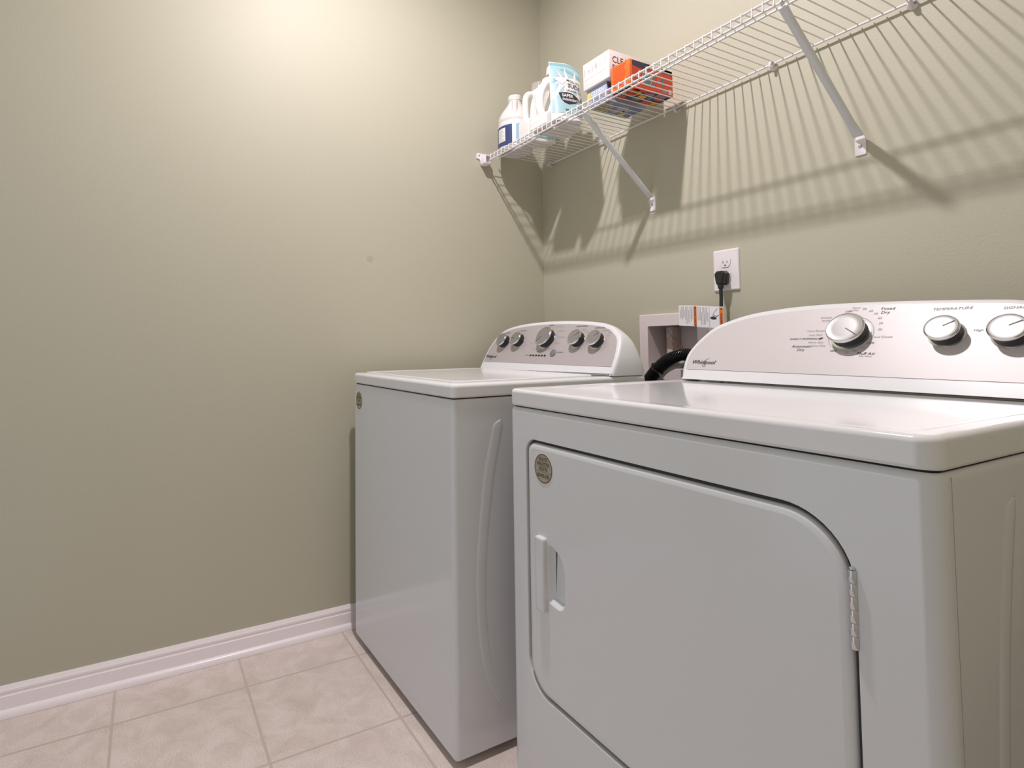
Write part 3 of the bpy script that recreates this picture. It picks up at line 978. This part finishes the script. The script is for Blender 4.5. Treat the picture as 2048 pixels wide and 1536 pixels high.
# boxes
def carton(name, label, a, b, m, r=.0012, cat='box'):
    c = Vector(((a[0] + b[0]) / 2, (a[1] + b[1]) / 2, a[2]))
    t = thing(name, label, cat, c)
    A = Vector(a) - c; B = Vector(b) - c
    mb = MB(); mb.rbox(A, B, r, 2)
    mb.obj('carton', m, t)
    return t, A, B
M_blue = mat('slate_blue_card', srgb(168, 180, 202), 0.4)
M_bluedk = mat('deep_blue_card', srgb(92, 106, 150), 0.4)
M_yel = mat('yellow_print', srgb(226, 200, 92), 0.45)
M_card = mat('white_card', srgb(236, 230, 230), 0.4)
M_orange = mat('orange_card', srgb(240, 108, 40), 0.4)
M_red = mat('red_orange_print', srgb(222, 70, 36), 0.4)
M_navy2 = mat('navy_print', srgb(46, 54, 84), 0.4)
M_redtxt = mat('dark_orange_print', srgb(206, 66, 24), 0.5)
M_teal = mat('grey_teal_print', srgb(96, 128, 130), 0.45)
E4 = .0004
bx, A, B = carton('cardboard_box', 'slate blue box with yellow lettering underneath the white box on the wire shelf', (.572, -.262, DECK), (.663, -.080, DECK + .061), M_blue)
mb = MB()
f = lambda x, z: (x, A.y - E4, z)          # front face
mb.map2(*poly2([(A.x + .004, .018), (A.x + .012, .020), (A.x + .020, .034), (A.x + .016, .052), (A.x + .007, .050)]), f, 0)
mb.map2(*text2('CLEAN', .021, at=(A.x + .050, .040), xs=.9), f, 1)
for k in range(3):
    mb.map2(*rect2(A.x + .026, .012 + k * .006, B.x - .008 - k * .006, .0145 + k * .006), f, 2)
g = lambda y, z: (B.x + E4, y, z)          # +x face
mb.map2(*rect2(A.y + .004, .040, B.y - .004, .058), g, 2)
mb.map2(*poly2([(A.y + .010, .030), (A.y + .030, .045), (A.y + .022, .050)]), g, 0)
hb = lambda x, y: (x, y, -E4)              # underside
mb.map2(*rect2(A.x + .003, A.y + .004, B.x - .003, B.y - .004), hb, 3)
hb2 = lambda x, y: (x, y, -2 * E4)
for s, x, y, z in (('RIVE', -.022, -.055, .024), ('OX', -.022, -.030, .022), ('SHE', .006, -.060, .024), ('HE', .006, -.034, .020), ('V', .028, -.052, .024)):
    vs, fs = text2(s, z, at=(0, 0), bold=.015)
    mb.map2([(x - v[1], y - v[0] * -1) for v in vs], fs, hb2, 0)
mb.map2(*poly2([(-.030, .030), (-.034, .058), (-.018, .060), (-.014, .040)]), hb2, 0)
mb.map2(*poly2([(-.030, -.012), (-.006, .002), (.022, -.010), (.030, .020), (.012, .058), (-.004, .050), (-.006, .022), (-.024, .018)]), hb2, 4)
mb.map2(*ell2(-.004, .034, .006, .006, 16), hb2, 1)
mb.obj('printed_design', [M_yel, M_white, M_bluedk, mat('underside_blue', srgb(122, 132, 166), .45), mat('grey_lilac_print', srgb(170, 168, 182), .45)], bx)

wx, A, B = carton('cardboard_box', 'white box with black lettering on its end, stacked on the slate blue box', (.567, -.272, DECK + .0615), (.687, -.085, DECK + .1515), M_card)
mb = MB()
g = lambda y, z: (B.x + E4, y, z)
mb.map2(*text2('CLEAN', .030, align='LEFT', at=(A.y + .012, .060), xs=1.0), g, 0)
mb.map2(*text2('PEOPLE', .030, align='LEFT', at=(A.y + .012, .032), xs=1.0), g, 0)
f = lambda x, z: (x, A.y - E4, z)
mb.map2(*rect2(A.x + .004, .0325, B.x - .010, .0332), f, 1)
for x0, x1, z0, z1 in ((.006, .010, .045, .072), (.022, .034, .052, .0535), (.024, .032, .056, .062), (.042, .044, .048, .075), (.046, .048, .050, .070), (.055, .066, .054, .058), (.055, .068, .060, .064), (.056, .064, .066, .071), (.078, .0795, .046, .076), (.082, .0835, .048, .074)):
    mb.map2(*rect2(A.x + x0, z0, A.x + x1, z1), f, 1)
mb.map2(*ring2(A.x + .100, .066, .0075, .0075, .0016, 18), f, 1)
mb.obj('printed_design', [M_ink, mat('faint_grey_print', srgb(196, 186, 190), .5)], wx)

ox, A, B = carton('cardboard_box', 'bright orange box with navy top band, right of the blue and white boxes', (.691, -.270, DECK), (.768, -.076, DECK + .084), M_orange)
mb = MB()
f = lambda x, z: (x, A.y - E4, z)
for k in range(9):
    mb.map2(*rect2(A.x + .010, .026 + k * .0062, B.x - .014 - (k * 7 % 4) * .003, .0282 + k * .0062), f, 0)
mb.map2(*rect2(A.x + .010, .014, B.x - .020, .0185), f, 0)
g = lambda y, z: (B.x + E4, y, z)
g2 = lambda y, z: (B.x + 2 * E4, y, z)
mb.map2(*rect2(A.y + .010, .002, B.y - .002, .0825), g, 1)
mb.map2(*poly2([(A.y + .012, .0825), (A.y + .012, .066), (A.y + .060, .062), (A.y + .090, .070), (A.y + .100, .0825)]), g2, 2)
mb.map2(*poly2([(A.y + .070, .0825), (A.y + .110, .071), (A.y + .150, .072), (B.y - .002, .070), (B.y - .002, .0825)]), g2, 3)
mb.map2(*rect2(B.y - .052, .069, B.y - .004, .0820), g2, 2)
mb.map2(*ell2(A.y + .075, .035, .020, .021), g2, 4)
mb.map2(*ring2(A.y + .075, .035, .022, .023, .0016), g2, 3)
mb.map2(*rect2(A.y + .102, .040, A.y + .114, .054), g2, 4)
mb.map2(*rect2(A.y + .102, .016, A.y + .112, .030), g2, 4)
mb.map2(*ell2(A.y + .146, .036, .008, .013), g2, 4)
mb.map2(*rect2(A.y + .120, .034, A.y + .134, .044), g2, 5)
mb.map2(*rect2(B.y - .050, .004, B.y - .026, .016), g2, 5)
mb.map2(*rect2(B.y - .022, .004, B.y - .008, .020), g2, 6)
hb = lambda x, y: (x, y, -E4)
hb2 = lambda x, y: (x, y, -2 * E4)
hb3 = lambda x, y: (x, y, -3 * E4)
mb.map2(*rect2(A.x + .002, A.y + .003, B.x - .002, B.y - .003), hb, 2)
mb.map2(*poly2([(B.x - .003, A.y + .003), (B.x - .003, B.y - .07), (B.x - .016, B.y - .09), (B.x - .018, A.y + .03)]), hb2, 1)
mb.map2(*ell2(.004, -.050, .024, .030), hb2, 7)
mb.map2(*ell2(.004, -.050, .017, .022), hb3, 1)
vs, fs = text2('FOR', .022, bold=.02)
hb4 = lambda x, y: (x, y, -4 * E4)
mb.map2([(.004 - v[1], -.050 + v[0]) for v in vs], fs, hb4, 2)
for x0, y0, x1, y1, c in ((-.034, -.09, -.024, -.045, 1), (.012, -.008, .026, .030, 5), (-.012, -.012, .004, .018, 7), (-.030, -.020, -.018, .012, 4), (-.012, .024, .008, .044, 4), (-.004, .050, .014, .080, 1), (-.034, .030, -.018, .068, 1), (-.034, .070, -.016, .090, 7), (.016, .036, .032, .078, 5)):
    mb.map2(*rect2(x0, y0, x1, y1), hb2, c)
mb.obj('printed_design', [M_redtxt, M_red, M_navy2, M_card, M_teal, mat('mauve_print', srgb(160, 130, 150), .45), mat('cream_print', srgb(226, 206, 200), .45), mat('amber_print', srgb(232, 164, 48), .45)], ox)

# ------------------------------------------------------------------ wall outlet
oc = Vector((.885, 0, 1.2406))
ou = thing('wall_outlet', 'white double socket outlet plate on the back wall above the machines', 'outlet', oc)
mb = MB()
po_ = round_poly([(-.0425, -.0640, .0045), (.0425, -.0640, .0045), (.0425, .0640, .0045), (-.0425, .0640, .0045)], 4)
mb.loft([[(p[0], y, p[1]) for p in inset2(po_, i)] for i, y in ((0, -.0004), (0, -.0022), (.0008, -.0042), (.0024, -.0058), (.0042, -.0064))], True, True)
mb.obj('cover_plate', M_outlet, ou)
M_slot = mat('dark_slot', (.10, .09, .09), .6)
for dz in (.0225, -.0225):
    mb = MB()
    ro = round_poly([(-.0110, -.0145, .006), (.0110, -.0145, .006), (.0165, -.004, .006), (.0165, .010, .005), (.0110, .0145, .006), (-.0110, .0145, .006), (-.0165, .010, .005), (-.0165, -.004, .006)], 4)
    mb.loft([[(p[0], y, p[1] + dz) for p in inset2(ro, i)] for i, y in ((0, -.006), (0, -.0078), (.0008, -.0084))], False, True, mi=0)
    gg = lambda x, z: (x, -.0087, z + dz)
    mb.map2(*rect2(-.0078, -.002, -.0056, .0062), gg, 1)
    mb.map2(*rect2(.0056, -.0012, .0078, .0056), gg, 1)
    mb.map2(*ell2(0, -.0080, .0027, .0030, 14), gg, 1)
    mb.obj('receptacle', [M_outlet, M_slot], ou)
    mb = MB(); mb.loft([[(p[0], y, p[1] + dz) for p in ro2] for ro2, y in ((inset2(ro, -.0009), -.0064), (inset2(ro, -.0009), -.00675))], False, True)
    mb.obj('socket_edge', mat('grey_socket_edge', (.42, .40, .41), .6), ou)
mb = MB(); mb.lathe([(0, 0), (.003, 0), (.0026, .0008), (0, .001)], 14, (0, -.0066, 0), (0, -1, 0))
mb.obj('screw', M_outlet, ou)

# ------------------------------------------------------------------ power cord with angled plug
pc = thing('power_cord', 'black power cord plugged into the lower outlet socket, running down behind the dryer', 'power cord', oc + Vector((0, 0, -.0225)))
mb = MB()
hd = [(-.0165, .011), (-.009, .0185), (.009, .0185), (.0165, .011), (.011, -.024), (-.011, -.024)]
hd = round_poly([(x, z, .004) for x, z in hd], 4)
mb.loft([[(p[0] * s, y, p[1] * s) for p in hd] for s, y in ((.88, -.0089), (1.0, -.014), (1.0, -.020), (.82, -.023), (.82, -.026), (.98, -.029), (.98, -.037), (.80, -.042))])
mb.tube([(0, -.032, -.020), (0, -.032, -.036)], [.0095, .0075], 14)
mb.obj('plug', M_black, pc)
mb = MB()
mb.tube(smooth_curve([(0, -.032, -.032), (0, -.032, -.07), (-.001, -.033, -.12), (-.002, -.034, -.20), (-.002, -.036, -.34), (.01, -.04, -.55)], 6), .0052, 10)
mb.obj('cord', M_black, pc)

# warning tag wrapped on the cord
tg = thing('warning_tag', 'white paper tag with orange warning bands hanging on the power cord', 'tag', (.885, -.0475, 1.104))
TX0, TX1 = -.140, .014
def tagf(x, z, off=0.0):
    s = (x - TX0) / (TX1 - TX0)
    return (x, -.004 * math.sin(s * 2.6) - off + .006 * s, z + .012 * (1 - s) * .25 - .010 * s + .001 * math.sin(5 * s))
mb = MB()
for off, flip in ((0, 0), (.0005, 1)):
    rows = [[tagf(TX0 + (TX1 - TX0) * i / 20, z, off) for z in (-.033, .033)] for i in range(21)]
    mb.loft(rows, False, False, closed=False)
mb.obj('paper', mat('white_paper', srgb(238, 234, 238), .6), tg)
mb = MB()
f = lambda x, z: tagf(x, z, .0009)
f2 = lambda x, z: tagf(x, z, .0012)
def tband(x0, x1):
    n = 4
    for i in range(n):
        a = x0 + (x1 - x0) * i / n; b = x0 + (x1 - x0) * (i + 1) / n
        mb.map2(*rect2(a, -.031, b, .031), f, 0)
tband(-.084, -.0735)
tband(.002, .013)
def vtext(s, x, z, size):
    vs, fs = text2(s, size, bold=.01, xs=.95)
    mb.map2([(x + v[1], z - v[0]) for v in vs], fs, f2, 1)
vtext('ADVERTENCIA', -.0788, -.004, .0095)
vtext('WARNING', .0075, -.008, .0095)
for x in (-.079, .0075):
    mb.map2(*poly2([(x - .003, .0255), (x + .003, .0285), (x + .003, .0225)]), f2, 1)
random.seed(4)
for k in range(12):
    x = -.1345 + k * .0041
    mb.map2(*rect2(x, .029 - (0 if k % 4 else .012), x + .0009, -.005 - random.random() * .024), f, 2)
for k in range(9):
    x = -.069 + k * .0042
    mb.map2(*rect2(x, .029 - (k % 5 == 3) * .016, x + .0009, -.010 - random.random() * .019), f, 2)
mb.map2(*rect2(-.0305, -.031, -.0299, .031), f, 1)
mb.map2(*ell2(-.017, -.003, .0105, .0045, 18), f, 1)
mb.map2(*line2([(-.018, .002), (-.013, .006), (-.008, .002), (.001, .007)], .0014), f2, 1)
mb.map2(*line2([(-.021, .004), (-.012, .018), (-.004, .027)], .0010), f, 2)
mb.obj('printed_warning', [mat('orange_warning', srgb(226, 128, 48), .5), M_ink, mat('mid_grey_print', srgb(84, 78, 86), .6)], tg)

# ------------------------------------------------------------------ recessed washer outlet box
wb = thing('washer_outlet_box', 'white recessed washer hook-up box in the back wall with rust stains inside', 'outlet box', (.6815, 0, 1.0))
ox0, ox1, oz0, oz1 = -.1375, .1345, -.116, .1185
ix0, ix1, iz0, iz1 = -.0995, .0995, -.072, .0775
mb = MB()
oo = [tuple(p) for p in round_poly([(ox0, oz0, .004), (ox1, oz0, .004), (ox1, oz1, .004), (ox0, oz1, .004)], 3)]
ii = [tuple(p) for p in round_poly([(ix0, iz0, .003), (ix1, iz0, .003), (ix1, iz1, .003), (ix0, iz1, .003)], 3)]
holed(mb, [tuple(p) for p in inset2(oo, .002)], [ii], lambda x, z: (x, -.008, z))
mb.loft([[(x, -.0006, z) for x, z in oo], [(x, -.006, z) for x, z in oo], [(p[0], -.008, p[1]) for p in inset2(oo, .002)]], False, False)
mb.obj('flange', mat('box_white', srgb(232, 220, 220), .35), wb)
def rust_mat():
    m = mat('rust_stained_white', srgb(205, 192, 186), .5)
    nt = m.node_tree; b = nt.nodes['Principled BSDF']
    tc = nt.nodes.new('ShaderNodeTexCoord'); n = nt.nodes.new('ShaderNodeTexNoise')
    mp = nt.nodes.new('ShaderNodeMapping'); mp.inputs['Scale'].default_value = (55, 40, 16)
    n.inputs['Detail'].default_value = 4
    nt.links.new(tc.outputs['Object'], mp.inputs[0]); nt.links.new(mp.outputs[0], n.inputs['Vector'])
    cr = nt.nodes.new('ShaderNodeValToRGB')
    cr.color_ramp.elements[0].position = .50; cr.color_ramp.elements[0].color = (*srgb(206, 192, 186), 1)
    cr.color_ramp.elements[1].position = .74; cr.color_ramp.elements[1].color = (*srgb(160, 82, 52), 1)
    nt.links.new(n.outputs['Fac'], cr.inputs['Fac']); nt.links.new(cr.outputs['Color'], b.inputs['Base Color'])
    return m
M_rust = rust_mat()
mb = MB()
dp = .086
mb.loft([[(x, -.008, z) for x, z in ii], [(x, dp, z) for x, z in ii]], False, True, smooth=False)
mb.obj('recess', mat('recess_white', srgb(214, 204, 204), .45), wb)
mb = MB()
mb.rbox((ix0 + .002, dp - .004, iz0 + .004), (-.0750, dp - .0005, iz1 - .003), .001, 2)
mb.rbox((-.0730, dp - .003, iz0 + .004), (-.030, dp - .0005, .010), .001, 2)
mb.obj('back_liner', M_rust, wb)
mb = MB(); mb.rbox((-.064, .040, iz0 + .001), (-.036, dp - .001, iz1 - .001), .006, 3)
mb.obj('divider', M_rust, wb)
mb = MB()
mb.lathe([(0, 0), (.011, 0), (.011, .012), (.015, .013), (.015, .022), (.010, .024), (.010, .040), (0, .040)], 16, (.042, .040, iz0 + .001))
mb.tube([(.042, .040, -.050), (.042, .006, -.046)], [.010, .009], 12)
mb.tube(smooth_curve([(.030, .030, -.028), (.036, .024, -.018), (.046, .022, -.017), (.054, .026, -.026)], 4), .004, 8)
mb.obj('valve', mat('brass', srgb(176, 140, 90), .3, metal=1), wb)

# hoses
dh = thing('drain_hose', 'black corrugated drain hose arching from the washer into the wall box', 'hose', (.68, -.08, .0))
path = smooth_curve([(-.165, -.010, .56), (-.130, -.004, .70), (-.080, 0, .835), (-.0344, 0, .8938), (.0019, 0, .9320), (.0427, .005, .9630), (.0820, .030, .9800), (.1000, .075, .9680), (.096, .098, .940)], 40)
mb = MB()
mb.tube(path, [.0183 + .0022 * (1 if i % 3 < 2 else -1) for i in range(len(path))], 14)
mb.obj('corrugated_tube', M_blackgloss, dh)
sh = thing('supply_hose', 'grey water supply hose running beneath the black drain hose to the brass valve', 'hose', (.70, -.06, .0))
path = smooth_curve([(-.120, -.010, .56), (-.090, -.004, .72), (-.055, 0, .84), (-.0283, -.002, .8963), (.0050, -.002, .9280), (.0250, .020, .9440), (.0235, .062, .9535)], 8)
mb = MB(); mb.tube(path, .0085, 12)
mb.obj('tube', mat('grey_hose', srgb(190, 192, 196), .4), sh)
mb = MB(); mb.lathe([(0, 0), (.0135, 0), (.0135, .016), (0, .016)], 6, (.0238, .050, .9515), (0, 1, 0))
mb.obj('coupling_nut', M_steel, sh)
ct = thing('cable_tie', 'black cable tie strapping the grey hose to the black drain hose', 'cable tie', (.6822, -.080, .9323))
mb = MB()
na = Vector((-.72, 0, .69)); nb = Vector((0, 1, 0))
loop = [na * .0222 * math.cos(q) + nb * .0222 * math.sin(q) for q in [2 * PI * k / 20 for k in range(21)]]
mb.tube(loop, .0020, 6)
mb.rbox((-.019, -.006, .013), (-.012, .004, .019), .001, 2)
d = -na
mb.tube([d * .020 + nb * -.010, d * .040 + nb * -.016, d * .052 + nb * -.016, d * .060 + nb * -.014], [.0030, .0026, .0040, .0036], 8)
mb.obj('strap', M_black, ct)
